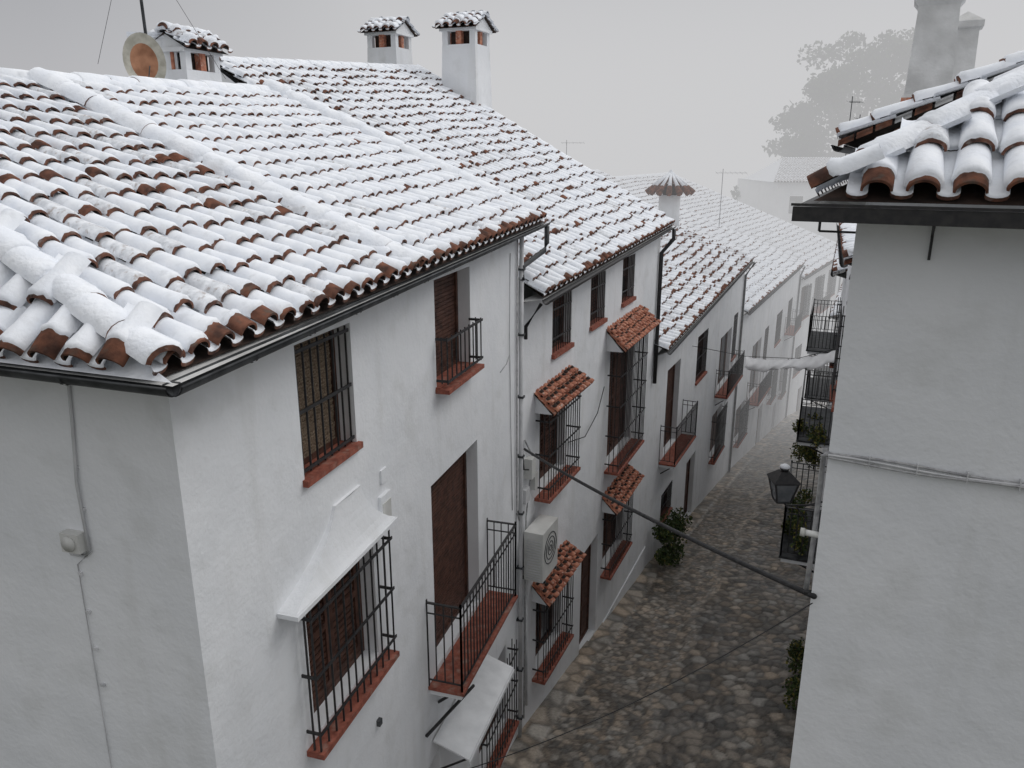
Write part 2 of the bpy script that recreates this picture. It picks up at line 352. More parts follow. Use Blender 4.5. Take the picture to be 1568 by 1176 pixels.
tile_patch(mb,LG,G0,G0+Li*HL+A3(0,0,SL*HL),LG+Li*HL+A3(0,0,SL*HL),21,7,seg=10,keep=keepL,bare=.03,ts=.02,jit=1.2,thin=.08)
mb.add([G0-A3(0,0,.03),LG-A3(0,0,.03),LG+Li*HL+A3(0,0,SL*HL-.03)],[(0,1,2)],'snow_thick')
caps(mb,G0+A3(-.05,.08,.08),RL+A3(0,0,.07),17,.105,ts=.02)
caps(mb,M+A3(.02,-.02,.06),R1p+A3(0,0,.07),13,.12,ts=.028)
caps(mb,G1+A3(-.15,-.12,.09),R2p+A3(0,0,.11),14,.14,ts=.035)
caps(mb,R1p+A3(0,0,.05),R2p+A3(0,0,.05),10,.10,ts=.03)
caps(mb,RL+A3(0,0,.05),R1p+A3(0,0,.05),6,.09,ts=.025)
mb.obj('roof_tiles',hA)
mb=MB()
gutter(mb,G0+A3(.0,-.0,-.05),G1+A3(.03,.1,-.05)); gutter(mb,LG+A3(0,-.02,-.05),G0+A3(0,-.0,-.05))
e=G1+A3(.03,.0,-.10); p0=WA.P(WA.L-.05,.07,-1.75)
mb.tube([e,e-A3(0,0,.26),e-A3(0,0,.30)+(p0-e)*.1,p0+A3(0,0,.1),p0-A3(0,0,.1)],.04,'gutter_metal',8)
mb.obj('gutters',hA)
mb=MB()
mb.tube([WA.P(WA.L-.05,.06,-1.2),WA.P(WA.L-.05,.06,-10.1)],.035,'pipe_paint',8)
mb.tube([WA.P(WA.L-.17,.03,-1.2),WA.P(WA.L-.17,.03,-5.6),WA.P(WA.L-.1,.05,-5.8)],.012,'cable_grey',6)
for z in np.arange(-1.7,-10,-1.0): WA.box(mb,WA.L-.1,WA.L,.0,.11,z,z+.03,'gutter_metal')
mb.obj('downpipe',hA)
mb=MB()
fill(mb,WA,oW1,'blind'); fill(mb,WA,oW2,'shutter'); fill(mb,WA,oDR,'shutter'); fill(mb,WA,oW3,'leafs'); fill(mb,WA,oGW,'leafs'); fill(mb,WA,oGD,'door')
for o in(oW1,oW2): sill(mb,WA,o)
mb.obj('windows',hA)
mb=MB()
grille(mb,WA,1.44,2.26,-2.55,-1.46,-.03,sp=.11,hz=(.04,.5,.96))
grille(mb,WA,4.24,5.40,-2.55,-2.0,.14,sp=.13,hz=(.06,.95),cage=True)
WA.box(mb,4.2,5.44,.0,.17,-2.66,-2.61,'brick_sill')
grille(mb,WA,1.12,2.6,-4.98,-3.5,.13,sp=.125,cage=True,shelf=True)
grille(mb,WA,5.4,6.95,-9.3,-7.7,.16,sp=.12,cage=True,shelf=True)
mb.obj('window_grilles',hA)
mb=MB(); balcony(mb,WA,3.7,6.0,-6.25,.46,1.15)
mb.obj('balcony',hA)
mb=MB()
prof=[(0,.03,0),(.08,.03,.02),(.2,.035,.07),(.35,.045,.16),(.5,.06,.29),(.65,.08,.45),(.8,.105,.65),(.92,.135,.85),(1.0,.165,1.0)]
r=[]
for t,w,fl in prof:
    z=-2.98-(.50)*t; a=1.80-(.92)*fl; b=2.28+.40*fl
    r.append([WA.P(a,0,z),WA.P(a,w,z),WA.P((a+b)/2,w+.01,z),WA.P(b,w,z),WA.P(b,0,z)])
mb.rings([np.array(q) for q in r],['plaster']*8,[False]*8)
mb.add([r[0][0],r[0][1],r[0][3],r[0][4]],[(0,1,2,3)],'plaster')
WA.box(mb,.86,2.70,.002,.19,-3.52,-3.481,'plaster')
mb.obj('window_hood',hA)
mb=MB()
a,b=WA.P(3.75,.02,-7.1),WA.P(5.65,.02,-7.1); c,d=WA.P(5.65,.5,-7.27),WA.P(3.75,.5,-7.27)
mb.box(a,b-a,d-a,A3(0,0,.025),'awning_white')
mb.box(d+A3(0,0,-.06),c-d,WA.nn*.015,A3(0,0,.06),'awning_white')
for S in(3.8,5.6): mb.beam(WA.P(S,.0,-7.6),WA.P(S,.46,-7.28),.02,'black_iron')
mb.beam(WA.P(3.55,.02,-6.85),WA.P(4.5,.3,-6.75),.03,'black_iron')
mb.obj('awning',hA)
mb=MB()
WA.box(mb,2.66,2.88,.0,.035,-3.58,-3.28,'plaster'); WA.box(mb,2.68,2.86,.035,.042,-3.56,-3.36,'ac_plastic')
WA.box(mb,2.72,2.84,.0,.02,-3.16,-3.02,'plaster')
WL.box(mb,.82,.97,.0,.07,-2.60,-2.46,'ac_plastic')
mb.tube([WL.P(.9,.07,-2.53),WL.P(.9,.085,-2.53)],.055,'ac_plastic',12)
mb.tube([WL.P(.72,.015,-1.25),WL.P(.76,.015,-1.7),WL.P(.80,.02,-2.1),WL.P(.79,.02,-2.58),WL.P(.84,.02,-2.64),WL.P(.95,.02,-2.64),WL.P(.97,.02,-2.6)],.011,'pipe_paint',6)
mb.tube([WL.P(.78,.012,-2.6),WL.P(.92,.012,-2.72),WL.P(.93,.012,-3.6),WL.P(.96,.012,-6)],.004,'pipe_paint',6)
for z in(-2.0,-2.3,-2.8,-3.1,-3.4,-3.7): WL.box(mb,.9+(z+3)*.03-.01 if z<-2.5 else .78,.92+(z+3)*.03 if z<-2.5 else .80,.0,.02,z,z+.022,'pipe_paint')
WA.box(mb,2.36,2.42,.0,.04,-5.75,-5.68,'gutter_metal')
mb.tube([WA.P(.05,.01,-1.3),WA.P(3,.012,-1.28),WA.P(7.3,.012,-1.22)],.008,'cable',5)
mb.tube([WA.P(7.1,.01,-1.4),WA.P(7.05,.012,-2.6),WA.P(7.12,.012,-4.2),WA.P(7.2,.012,-5.5)],.007,'pipe_paint',5)
mb.tube([WA.P(6.6,.01,-3.05),WA.P(6.9,.012,-3.0),WA.P(7.05,.012,-2.9)],.006,'cable_grey',5)
mb.obj('wall_boxes',hA)

# ================================================================= HOUSE B
hB=empty('white_house')
WB=Wall((.1,11.8),(3.85,20.5)); WBz=(-2.25,-1.9)
mb=MB()
b1=(1.50,2.50,-3.38,-2.33);b2=(3.62,4.62,-3.32,-2.32);b3=(5.9,6.95,-3.25,-2.24)
b4=(.95,2.25,-5.7,-4.2);b5=(5.15,7.2,-6.85,-4.15);b6=(.85,2.2,-9.35,-7.8);b7=(5.1,6.8,-9.5,-7.95);b8=(3.5,4.7,-10.85,-8.3)
opsB=[b1,b2,b3,b4,b5,b6,b7,b8]
wall(mb,WB,WBz,(zg(11.8)-.3,zg(20.5)-.3),opsB)
BL=A3(.5,11.9,-2.12);BR=A3(4.16,20.5,-1.78);TR=A3(-2.6,23.4,2.2);TL=A3(-5.45,15.5,1.58)
body(mb,WB,WBz,(-10.4,-12.2),11,TL,TR,4)
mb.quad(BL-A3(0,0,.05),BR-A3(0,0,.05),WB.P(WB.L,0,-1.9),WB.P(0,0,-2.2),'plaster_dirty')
WB.box(mb,0,WB.L,.002,.03,-11.9,-11.0,'plaster')
mb.obj('walls',hB)
mb=MB()
tile_patch(mb,BL,BR,TR,TL,38,23,seg=8,ts=.02,bare=.07,lip=(.0,.025),jit=1.8,thin=.10)
caps(mb,BR+A3(-.1,-.05,.05),TR+A3(0,0,.06),20,.10,ts=.02)
caps(mb,TL+A3(0,0,.04),TR+A3(0,0,.04),20,.10,ts=.02)
mb.obj('roof_tiles',hB)
mb=MB(); gutter(mb,BL+A3(.02,-.1,-.06),BR+A3(.03,.1,-.06),.06,'black_iron')
e=BR+A3(.0,-.1,-.12); q=WB.P(WB.L-.15,.07,0)
mb.tube([e,e-A3(0,0,.25),(q[0],q[1],e[2]-.6),(q[0],q[1],-6.0)],.055,'black_iron',8)
mb.tube([BL+A3(-.05,0,-.12),WB.P(.15,.06,-2.6),WB.P(.15,.06,-2.8)],.03,'black_iron',8)
mb.obj('gutters',hB)
mb=MB()
for o,k in((b1,'half'),(b2,'leafs'),(b3,'half'),(b4,'leafs'),(b5,'leafs'),(b6,'glass'),(b7,'leafs'),(b8,'door')): fill(mb,WB,o,k)
for o in(b1,b2,b3): sill(mb,WB,o,.06,.07)
mb.obj('windows',hB)
mb=MB()
for o in(b1,b2,b3): grille(mb,WB,o[0]+.03,o[1]-.03,o[2]+.01,o[3]-.01,-.02,hz=(.25,.75))
grille(mb,WB,.75,2.35,-5.75,-4.15,.25,cage=True,shelf=True)
grille(mb,WB,5.0,7.3,-6.9,-4.1,.3,cage=True,shelf=True,hz=(.06,.3,.55,.8))
grille(mb,WB,.7,2.3,-9.4,-7.75,.22,cage=True,shelf=True)
grille(mb,WB,5.0,6.9,-9.55,-7.9,.22,cage=True,shelf=True)
mb.obj('window_grilles',hB)
mb=MB()
canopy(mb,WB,.6,2.6,-4.14,.30,.40); canopy(mb,WB,4.7,7.75,-4.02,.42,.46); canopy(mb,WB,.55,2.5,-7.70,.30,.38); canopy(mb,WB,4.8,7.1,-7.82,.32,.40)
mb.obj('tile_canopies',hB)
mb=MB()
WB.box(mb,.25,.42,.0,.14,-5.2,-4.85,'ac_plastic'); WB.box(mb,.5,.62,.0,.1,-5.5,-5.2,'ac_plastic'); WB.box(mb,.12,.3,.0,.09,-5.6,-5.35,'pipe_paint')
mb.tube([WB.P(.2,.03,-4.5),WB.P(.5,.06,-4.9),WB.P(.4,.05,-5.3),WB.P(.25,.04,-5.9),WB.P(.2,.04,-9.9)],.014,'cable_grey',6)
mb.tube([WB.P(.1,.03,-4.6),WB.P(.05,.08,-4.95),WB.P(.3,.08,-5.05)],.014,'cable',6)
mb.tube([WB.P(2.4,.03,-5.3),WB.P(3.2,.1,-5.45),WB.P(4.0,.1,-5.2),WB.P(4.6,.05,-4.8)],.01,'cable',5)
mb.tube([WB.P(0.3,.03,-7.4),WB.P(.32,.04,-9.7)],.025,'pipe_paint',6)
mb.obj('wall_boxes',hB)
mb=MB()
WB.box(mb,.12,.85,.06,.40,-7.0,-6.1,'ac_plastic')
c=WB.P(.48,.405,-6.5)
for rr in(.28,.20,.12,.05):
    ring=[c+WB.dd*rr*math.cos(t)+A3(0,0,rr*math.sin(t)) for t in np.linspace(0,2*math.pi,25)]
    mb.tube(ring,.008,'gutter_metal',5,False)
for z in np.arange(-6.95,-6.2,.05): mb.beam(WB.P(.115,.1,z),WB.P(.115,.36,z),.01,'pipe_paint')
WB.box(mb,.2,.24,.0,.42,-7.05,-7.0,'gutter_metal'); WB.box(mb,.74,.78,.0,.42,-7.05,-7.0,'gutter_metal')
mb.obj('ac_unit',hB)

# ================================================================= generic far houses
def simple_house(a,b,zt,zb,eL,eR,tR,tL,ncol,nrow,wins,seg=5,depth=12,gut='gutter_metal',bals=(),bare=.06,thin=.12,lip=(.0,.025)):
    h=empty('white_house'); W=Wall(a,b); mb=MB()
    wall(mb,W,zt,zb,[w[:4] for w in wins]); body(mb,W,zt,zb,depth,tL,tR,3)
    mb.quad(A3(*eL)-A3(0,0,.05),A3(*eR)-A3(0,0,.05),W.P(W.L,0,zt[1]),W.P(0,0,zt[0]),'plaster_dirty')
    mb.obj('walls',h)
    mb=MB(); tile_patch(mb,eL,eR,tR,tL,ncol,nrow,seg=seg,ts=.015,bare=bare,lip=lip,jit=1.4,thin=thin)
    caps(mb,A3(*eR)+A3(-.1,0,.05),A3(*tR)+A3(0,0,.05),16,.11,seg=6,mat='terracotta',snow=(thin<.3)); caps(mb,A3(*tL)+A3(0,0,.05),A3(*tR)+A3(0,0,.05),20,.11,seg=6)
    mb.obj('roof_tiles',h)
    mb=MB(); gutter(mb,A3(*eL)+A3(.03,-.05,-.06),A3(*eR)+A3(.03,.1,-.06),.06,gut)
    q=W.P(W.L-.2,.07,0); mb.tube([A3(*eR)+A3(0,-.2,-.12),(q[0],q[1],eR[2]-.7),(q[0],q[1],zb[1]+.5)],.05,gut,6)
    mb.obj('gutters',h)
    mb=MB(); g=MB()
    for w in wins:
        fill(mb,W,w,w[4])
        if w[5]=='c': grille(g,W,w[0]-.08,w[1]+.08,w[2]-.03,w[3]+.05,.2,sp=.13,cage=True,shelf=True)
        elif w[5]=='g': grille(g,W,w[0]+.03,w[1]-.03,w[2]+.01,w[3],-.02,sp=.13); sill(mb,W,w,.06,.07)
    mb.obj('windows',h); g.obj('window_grilles',h)
    mb=MB()
    for q in bals: balcony(mb,W,*q,sp=.14)
    mb.obj('balconies',h)
    return h,W
hC,WC=simple_house((3.85,20.5),(10,33.6),(-5.3,-4.45),(-12.2,-14.6),(4.15,20.2,-5.05),(10.2,33.2,-4.35),(4.7,35.6,-2.25),(-1.2,22.9,-2.85),50,17,
 [(1.6,3.2,-8.75,-6.1,'leafs','n'),(5.6,7.3,-7.55,-5.95,'half','g'),(9.9,12.3,-9.05,-6.9,'glass','n'),(9.3,11.3,-11.75,-9.9,'leafs','c'),(1.7,3.1,-11.1,-10.1,'glass','g'),(5.1,6.5,-12.75,-10.3,'door','n'),(12.6,13.6,-8.4,-6.5,'glass','g')],
 seg=6,bals=[(1.1,3.9,-8.8,.5,1.15),(9.4,13.0,-9.1,.5,1.05)],bare=.35,thin=.42,lip=(.0,.06))
hD,WD=simple_house((10,33.6),(18.4,50),(-6.9,-7.0),(-14.7,-17.7),(10.35,33.8,-6.75),(18.6,50,-6.85),(5.9,56,-1.3),(-1.5,39.5,-1.3),66,32,
 [(.7,2.7,-13.1,-11.4,'leafs','c'),(3.6,5.9,-11.7,-9.0,'glass','n'),(10.4,12.4,-10.5,-8.7,'leafs','g'),(9.7,11.4,-13.6,-11.8,'glass','c'),(14.5,16.2,-10.4,-8.6,'glass','g'),(14,15.6,-14.5,-12.4,'leafs','c'),(6.8,8.0,-10.8,-8.8,'leafs','g'),(7,8.3,-15.8,-13.2,'door','n'),(12.4,13.5,-17,-14.6,'door','n')],
 bals=[(3.0,6.6,-11.75,.6,1.05),(13.9,16.8,-10.5,.6,1.0)])
hE,WE=simple_house((18.4,50),(26,62),(-7.9,-7.6),(-17.7,-19.8),(18.7,50,-7.75),(26.6,62,-7.4),(13.4,69,-1.8),(6,57,-1.9),46,30,
 [(1.0,2.9,-10.6,-8.5,'leafs','c'),(5.0,7.0,-10.5,-8.4,'glass','c'),(9.5,11.5,-10.4,-8.4,'glass','c'),(1.0,2.9,-14.6,-12.6,'glass','g'),(5.5,7.0,-14.6,-12.4,'glass','c'),(10,11.5,-14.8,-12.4,'glass','g'),(3.2,4.4,-18.6,-16,'door','n'),(8,9.2,-19,-16.6,'door','n')],
 bals=[(4.6,7.4,-10.7,.7,1.0)])

# ================================================================= RIGHT HOUSES
hR=empty('white_house'); du=nrm(A3(.9,-.438,0)); iu=nrm(A3(.438,.9,0))
mb=MB()
Q0=A3(2.12,4.9,0)
WR=Wall((2.12,4.9),tuple((Q0+du*6)[:2])); wall(mb,WR,(-.40,-.40),(-9.6,-9.2),[])
WRs=Wall((2.12,4.9),(3.56,8.0),-1); wall(mb,WRs,(-.40,-.40),(-9.6,-10),[])
C0=A3(1.80,4.80,-.25); PT=.585
mb.quad(C0-A3(0,0,.06),C0+du*6.4-A3(0,0,.06),WR.P(6,0,-.40),WR.P(0,0,-.40),'plaster_dirty')
mb.quad(C0-A3(0,0,.06),C0+iu*3.4-A3(0,0,.06),WRs.P(3.4,0,-.40),WRs.P(0,0,-.40),'plaster_dirty')
mb.obj('walls',hR)
mb=MB(); H=2.6
tile_patch(mb,C0,C0+du*6.1,C0+du*6.1+iu*H+A3(0,0,PT*H),C0+iu*H+A3(0,0,PT*H),26,8,seg=12,ts=.026,lip=(.0,.016),keep=lambda u,v:u*6.1>v*H-.02,bare=.0,jit=1.4,thin=.06)
tile_patch(mb,C0+iu*3.3,C0,C0+du*H+A3(0,0,PT*H),C0+iu*3.3+du*H+A3(0,0,PT*H),13,8,seg=10,ts=.024,keep=lambda u,v:(1-u)*3.3>v*H-.06,bare=.02,thin=.08)
top=C0+(du+iu)*H+A3(0,0,PT*H)
mb.add([C0-A3(0,0,.03),C0+du*6.1-A3(0,0,.03),C0+du*6.1+iu*H+A3(0,0,PT*H-.03),top-A3(0,0,.03)],[(0,1,2,3)],'tile_dark')
mb.add([C0-A3(0,0,.03),C0+iu*3.3-A3(0,0,.03),C0+iu*3.3+du*H+A3(0,0,PT*H-.03),top-A3(0,0,.03)],[(0,1,2,3)],'snow_thick')
caps(mb,C0+(du+iu)*.24+A3(0,0,.20),top+A3(0,0,.09),8,.09,ts=.022,mat='terracotta')
mb.obj('roof_tiles',hR)
mb=MB()
mb.box(C0-A3(0,0,.145)-iu*.11-du*.10,du*6.4,iu*.10,A3(0,0,.085),'black_iron')
mb.box(C0-A3(0,0,.143)-du*.098-iu*.005,iu*3.3,du*.10,A3(0,0,.08),'black_iron')
mb.box(C0-A3(0,0,.055)-iu*.12-du*.11,du*6.4,iu*.015,A3(0,0,.015),'black_iron')
mb.beam(WR.P(.42,.02,-.62),WR.P(.42,.02,-.40),.012,'black_iron'); mb.beam(WR.P(.42,.02,-.48),WR.P(.42,.2,-.38),.012,'black_iron')
mb.beam(C0+iu*.6-A3(0,0,.14),C0+iu*.6-A3(0,0,.26),.014,'black_iron'); mb.beam(C0+iu*.6-A3(0,0,.26),C0+iu*.6+du*.4-A3(0,0,.26),.014,'black_iron')
mb.obj('gutters',hR)
mb=MB()
for k in range(3):
    mb.tube([WR.P(s_,.02+.012*k,-1.93-.014*k+.01*math.sin(s_*5+k)) for s_ in np.linspace(.0,6,40)],.008,'cable_grey' if k!=1 else 'pipe_paint',6)
for s_ in np.arange(.25,6,.28): WR.box(mb,s_,s_+.006,0,.05,-1.98,-1.91,'pipe_paint')
mb.tube([WR.P(.0,.02,-1.93),WRs.P(.06,.03,-1.98),WRs.P(.08,.03,-2.6),WRs.P(.05,.04,-3.0)],.018,'cable_grey',6)
mb.tube([WRs.P(.02,.0,-2.55),WRs.P(.02,.09,-2.55)],.022,'ac_plastic',10); mb.tube([WRs.P(.02,.09,-2.55),WRs.P(.02,.12,-2.55)],.03,'bulb_glass',10)
mb.tube([WRs.P(.03,.0,-3.0),WRs.P(.0,.05,-3.0)],.014,'cable',8)
mb.obj('wall_cables',hR)

def right_house(p0,p1,ze0,ze1,nc,nr,up,pitch,wins,bals=(),seg=6):
    h=empty('white_house'); W=Wall(p0,p1,-1); mb=MB()
    zb=(zg(p0[1])-.4,zg(p1[1])-.4)
    wall(mb,W,(ze0-.15,ze1-.15),zb,[w[:4] for w in wins])
    inn=-W.nn
    e0=W.P(0,.35,ze0); e1=W.P(W.L,.35,ze1); t0=e0+inn*up+A3(0,0,pitch*up); t1=e1+inn*up+A3(0,0,pitch*up)
    g0=W.P(0,0,zb[0]); g1=W.P(W.L,0,zb[1])
    for g,e,t in((g0,e0,t0),(g1,e1,t1)):
        bk=t.copy(); bk[2]=zb[0]; mb.add([g,A3(g[0],g[1],e[2]),t-A3(0,0,.06),bk],[(0,1,2,3)],'plaster')
    # verge course of broken brick and mortar
    n=int(up/.16)
    for i in range(n):
        c=e0+(t0-e0)*i/n; mb.box(c-W.dd*(.05+U(0,.03))-A3(0,0,.07),(t0-e0)/n*.86,W.dd*.05,A3(0,0,.06),'terracotta' if R()<.7 else 'plaster_dirty')
    mb.quad(e0-A3(0,0,.05),e1-A3(0,0,.05),W.P(W.L,0,ze1-.15),W.P(0,0,ze0-.15),'plaster_dirty')
    b0=t0+inn*5-A3(0,0,2.2); b1=t1+inn*5-A3(0,0,2.2); mb.quad(t0,t1,b1,b0,'snow_thick')
    mb.obj('walls',h)
    mb=MB(); tile_patch(mb,e0-W.dd*.08,e1,t1,t0-W.dd*.08,nc,nr,seg=seg,bare=.05,ts=.022,jit=1.4)
    caps(mb,t0+A3(0,0,.04),t1+A3(0,0,.04),nc//2,.10,ts=.02)
    gutter(mb,e0+A3(0,0,-.06),e1+A3(0,0,-.06)); mb.obj('roof_tiles',h)
    mb=MB()
    for w in wins: fill(mb,W,w,'glass'); grille(mb,W,w[0],w[1],w[2],w[3],.12,cage=True,shelf=True)
    mb.obj('windows',h)
    mb=MB()
    for q in bals: balcony(mb,W,*q,slab='gutter_metal')
    mb.obj('balconies',h)
    return h,W
hR2,WR2=right_house((3.56,8.0),(5.45,12),.12,.07,18,12,4.2,.43,[(1.2,2.4,-3.0,-1.2)],seg=8)
hR3,WR3=right_house((5.45,12),(9.2,21.5),-1.6,-1.8,40,10,4,.4,[(2,3.3,-4.4,-2.6),(6,7.3,-5.6,-3.6)],[(1.0,3.4,-7.3,.85,1.0),(5.4,8.2,-6.5,.8,1.0)])
hR4,WR4=right_house((9.2,21.5),(14.4,34),-3.2,-3.6,50,10,4,.4,[(3,4.4,-6.6,-4.6)],[(2.4,5.4,-6.0,.9,1.1),(7,10,-8.9,.9,1.0)],seg=5)
hR5,WR5=right_house((14.4,34),(21.8,50),-7.0,-7.5,60,10,4,.4,[(3,4.4,-10.6,-8.6)],[(2.4,5.4,-10.6,.9,1.0)],seg=5)

# ---------------------------------------------------------------- chimneys
def chimney(pos,w,d,z0,zs,ztop,ax,name='chimney',snow=True):
    mb=MB(); ax=nrm(A3(ax[0],ax[1],0)); ay=A3(-ax[1],ax[0],0); o=A3(pos[0],pos[1],0)
    def bx(hw,hd,a,b,mat): mb.box(o-ax*hw-ay*hd+A3(0,0,a),ax*2*hw,ay*2*hd,A3(0,0,b-a),mat)
    hw,hd=w/2,d/2; hh=ztop-zs
    b=[o+ax*sx*hw*1.06+ay*sy*hd*1.06+A3(0,0,z0) for sx,sy in((-1,-1),(1,-1),(1,1),(-1,1))]; t=[o+ax*sx*hw*.97+ay*sy*hd*.97+A3(0,0,zs) for sx,sy in((-1,-1),(1,-1),(1,1),(-1,1))]
    mb.add(b+t,[(0,1,5,4),(1,2,6,5),(2,3,7,6),(3,0,4,7),(4,5,6,7)],'plaster')
    bx(hw*.6,hd*.6,zs+.002,zs+hh*.42,'tile_dark')
    for sx in(-1,0,1):
        for sy in(-1,1):
            c=o+ax*sx*hw*.8+ay*sy*hd*.8; pm='plaster' if sx else 'terracotta_red'
            mb.box(c-ax*hw*.16-ay*hd*.16+A3(0,0,zs+.002),ax*hw*.32,ay*hd*.32,A3(0,0,hh*.42),pm)
    for sx in(-1,1): mb.box(o+ax*sx*hw*.8-ax*hw*.1-ay*hd*.15+A3(0,0,zs+.002),ax*hw*.2,ay*hd*.3,A3(0,0,hh*.42),'terracotta_red')
    bx(hw*1.08,hd*1.08,zs+hh*.42+.003,zs+hh*.52,'plaster')
    ze=zs+hh*.52; zr=ztop-.04
    for s in(-1,1):
        e0=o-ax*hw*1.2+ay*s*hd*1.4+A3(0,0,ze); e1=o+ax*hw*1.2+ay*s*hd*1.4+A3(0,0,ze); r0=o-ax*hw*1.15+A3(0,0,zr); r1=o+ax*hw*1.15+A3(0,0,zr)
        tile_patch(mb,e0,e1,r1,r0,max(4,int(w*1.2/.22)),3,seg=6,snow=snow,ts=.045,jit=1.2,red='terracotta',bare=.05,lip=(.0,.03))
    for s in(-1,1):
        mb.add([o+ax*s*hw*1.02-ay*hd*1.2+A3(0,0,ze),o+ax*s*hw*1.02+ay*hd*1.2+A3(0,0,ze),o+ax*s*hw*1.02+A3(0,0,zr-.04)],[(0,1,2)],'plaster')
    caps(mb,o-ax*hw*1.2+A3(0,0,zr+.02),o+ax*hw*1.2+A3(0,0,zr+.02),3,.08,snow=snow,ts=.04)
    return mb.obj(name)
chimney((-1.23,22.75),1.0,.95,.9,2.72,3.5,(.92,-.39)).parent=hB
chimney((-3.45,23.9),.95,.9,1.3,2.78,3.55,(.92,-.39)).parent=hB
c=chimney((-4.85,12.6),.75,.6,.2,1.15,1.72,(.35,.93),snow=True); c.parent=hA
mb=MB(); mb.box(A3(-5.5,12.2,.3),A3(.62,.1,0),A3(-.1,.5,0),A3(0,0,1.28),'plaster'); mb.box(A3(-5.52,12.18,1.58),A3(.66,.1,0),A3(-.1,.54,0),A3(0,0,.07),'snow_thick'); mb.obj('chimney_block',hA)
mb=MB(); o=A3(5.0,10.05,0)
def sq(h,z): return [o+du*a*h+iu*b*h+A3(0,0,z) for a,b in((-1,-1),(1,-1),(1,1),(-1,1))]
lv=[(.30,.2),(.27,.62),(.245,.66),(.215,1.62),(.27,1.69),(.27,1.75),(.2,1.77),(.2,1.95),(.33,1.97),(.30,2.1),(.0,2.4)]
for (h0,z0),(h1,z1) in zip(lv[:-1],lv[1:]):
    a,b_=sq(h0,z0),sq(h1,z1); mb.add(a+b_,[(0,1,5,4),(1,2,6,5),(2,3,7,6),(3,0,4,7)],'terracotta_red' if z0<.5 else 'plaster_dirty')
mb.obj('chimney',hR2)
mb=MB(); o=A3(6.6,12.4,0)
for (h0,z0),(h1,z1) in zip([(.2,.4),(.17,1.7),(.22,1.72),(.22,1.8)],[(.17,1.7),(.22,1.72),(.22,1.8),(.0,1.95)]):
    a,b_=sq(h0,z0),sq(h1,z1); mb.add(a+b_,[(0,1,5,4),(1,2,6,5),(2,3,7,6),(3,0,4,7)],'plaster_dirty')
mb.obj('chimney',hR2)
mb=MB(); o=A3(7.45,38,0)
mb.tube([o+A3(0,0,-3.4),o+A3(0,0,-1.95)],.5,'plaster',16)
mb.tube([o+A3(0,0,-1.94),o+A3(0,0,-1.45)],.35,'tile_dark',12)
for k in range(14):
    t=2*math.pi*k/14; d=A3(math.cos(t),math.sin(t),0); 
    mb.tube([o+d*.1+A3(0,0,-1.0),o+d*1.1+A3(0,0,-1.85)],[.06,.15],'terracotta',7)
    mb.tube([o+d*.08+A3(0,0,-.95),o+d*.8+A3(0,0,-1.53)],[.05,.10],'snow',7)
mb.tube([o+A3(0,0,-1.05),o+A3(0,0,-.8)],[.14,.06],'snow_thick',10)
mb.obj('roof_vent',hD)

# ---------------------------------------------------------------- satellite dish
mb=MB(); o=A3(-5.0,11.45,1.17); ax=nrm(A3(.72,-1,.18)); x=nrm(np.cross(ax,A3(0,0,1))); y=np.cross(x,ax)
rs=[0,.08,.16,.22,.28,.34]; vs=[];n=28
for r_ in rs:
    for k in range(n):
        t=2*math.pi*k/n; vs.append(o+x*r_*.80*math.cos(t)+y*r_*1.08*math.sin(t)+ax*(r_*r_*.5))
for i in range(len(rs)-1):
    fs=[(i*n+k,i*n+(k+1)%n,(i+1)*n+(k+1)%n,(i+1)*n+k) for k in range(n)]
    mb.add(vs,fs,'rust' if i<3 else 'dish_paint',True)
mb.tube([o-A3(0,0,.9)-ax*.1,o-ax*.1,o-ax*.1+A3(0,0,.3)],.03,'gutter_metal',8)
mb.beam(o-y*.33,o+ax*.3-y*.12,.012,'gutter_metal'); mb.beam(o-ax*.12,o-ax*.01,.06,'gutter_metal')
mb.obj('satellite_dish')
mb=MB(); mb.tube([(-4.98,11.6,.4),(-5.0,11.6,2.0),(-5.05,11.6,3.2)],.022,'gutter_metal',8); mb.tube([(-5.05,11.6,2.9),(-5.9,12,1.2)],.003,'cable',4); mb.tube([(-5.05,11.6,2.9),(-4.1,12,1.0)],.003,'cable',4)
mb.obj('antenna_mast')
def antenna(p,h,l,s=1,mat='cable_grey'):
    mb=MB(); p=A3(*p); mb.tube([p,p+A3(0,0,h)],.018*s,mat,6)
    a=p+A3(0,0,h*.93); mb.beam(a-A3(l*.3,0,0),a+A3(l,.1,0),.015*s,mat)
    for k in range(7): c=a+A3(l*(k/6*1.2-.25),0,0); mb.beam(c-A3(0,.3,.06)*s,c+A3(0,.3,.06)*s,.008*s,mat)
    return mb.obj('tv_antenna')
antenna((10.4,40,-3.6),2.8,1.2); antenna((2.4,36,-1.2),1.7,.8,.8); antenna((-8.6,14.5,.4),.95,.5,1,'gutter_metal'); antenna((8.3,20.3,-.6),1.9,.25,.6,'gutter_metal'); antenna((8.75,20.8,-.6),1.5,.3,.6,'gutter_metal')

# ---------------------------------------------------------------- cables over the street
def cable(name,p,q,sag,r,mat='cable',n=24):
    mb=MB(); p,q=A3(*p),A3(*q)
    mb.tube([p+(q-p)*t-A3(0,0,4*sag*t*(1-t)) for t in np.linspace(0,1,n)],r,mat,6); return mb.obj(name)
cable('overhead_cable',(.2,11.7,-4.55),(2.13,4.86,-3.0),.07,.02)
cable('overhead_wire',(-1.9,5.2,-5.2),(2.12,4.86,-3.05),.32,.004)

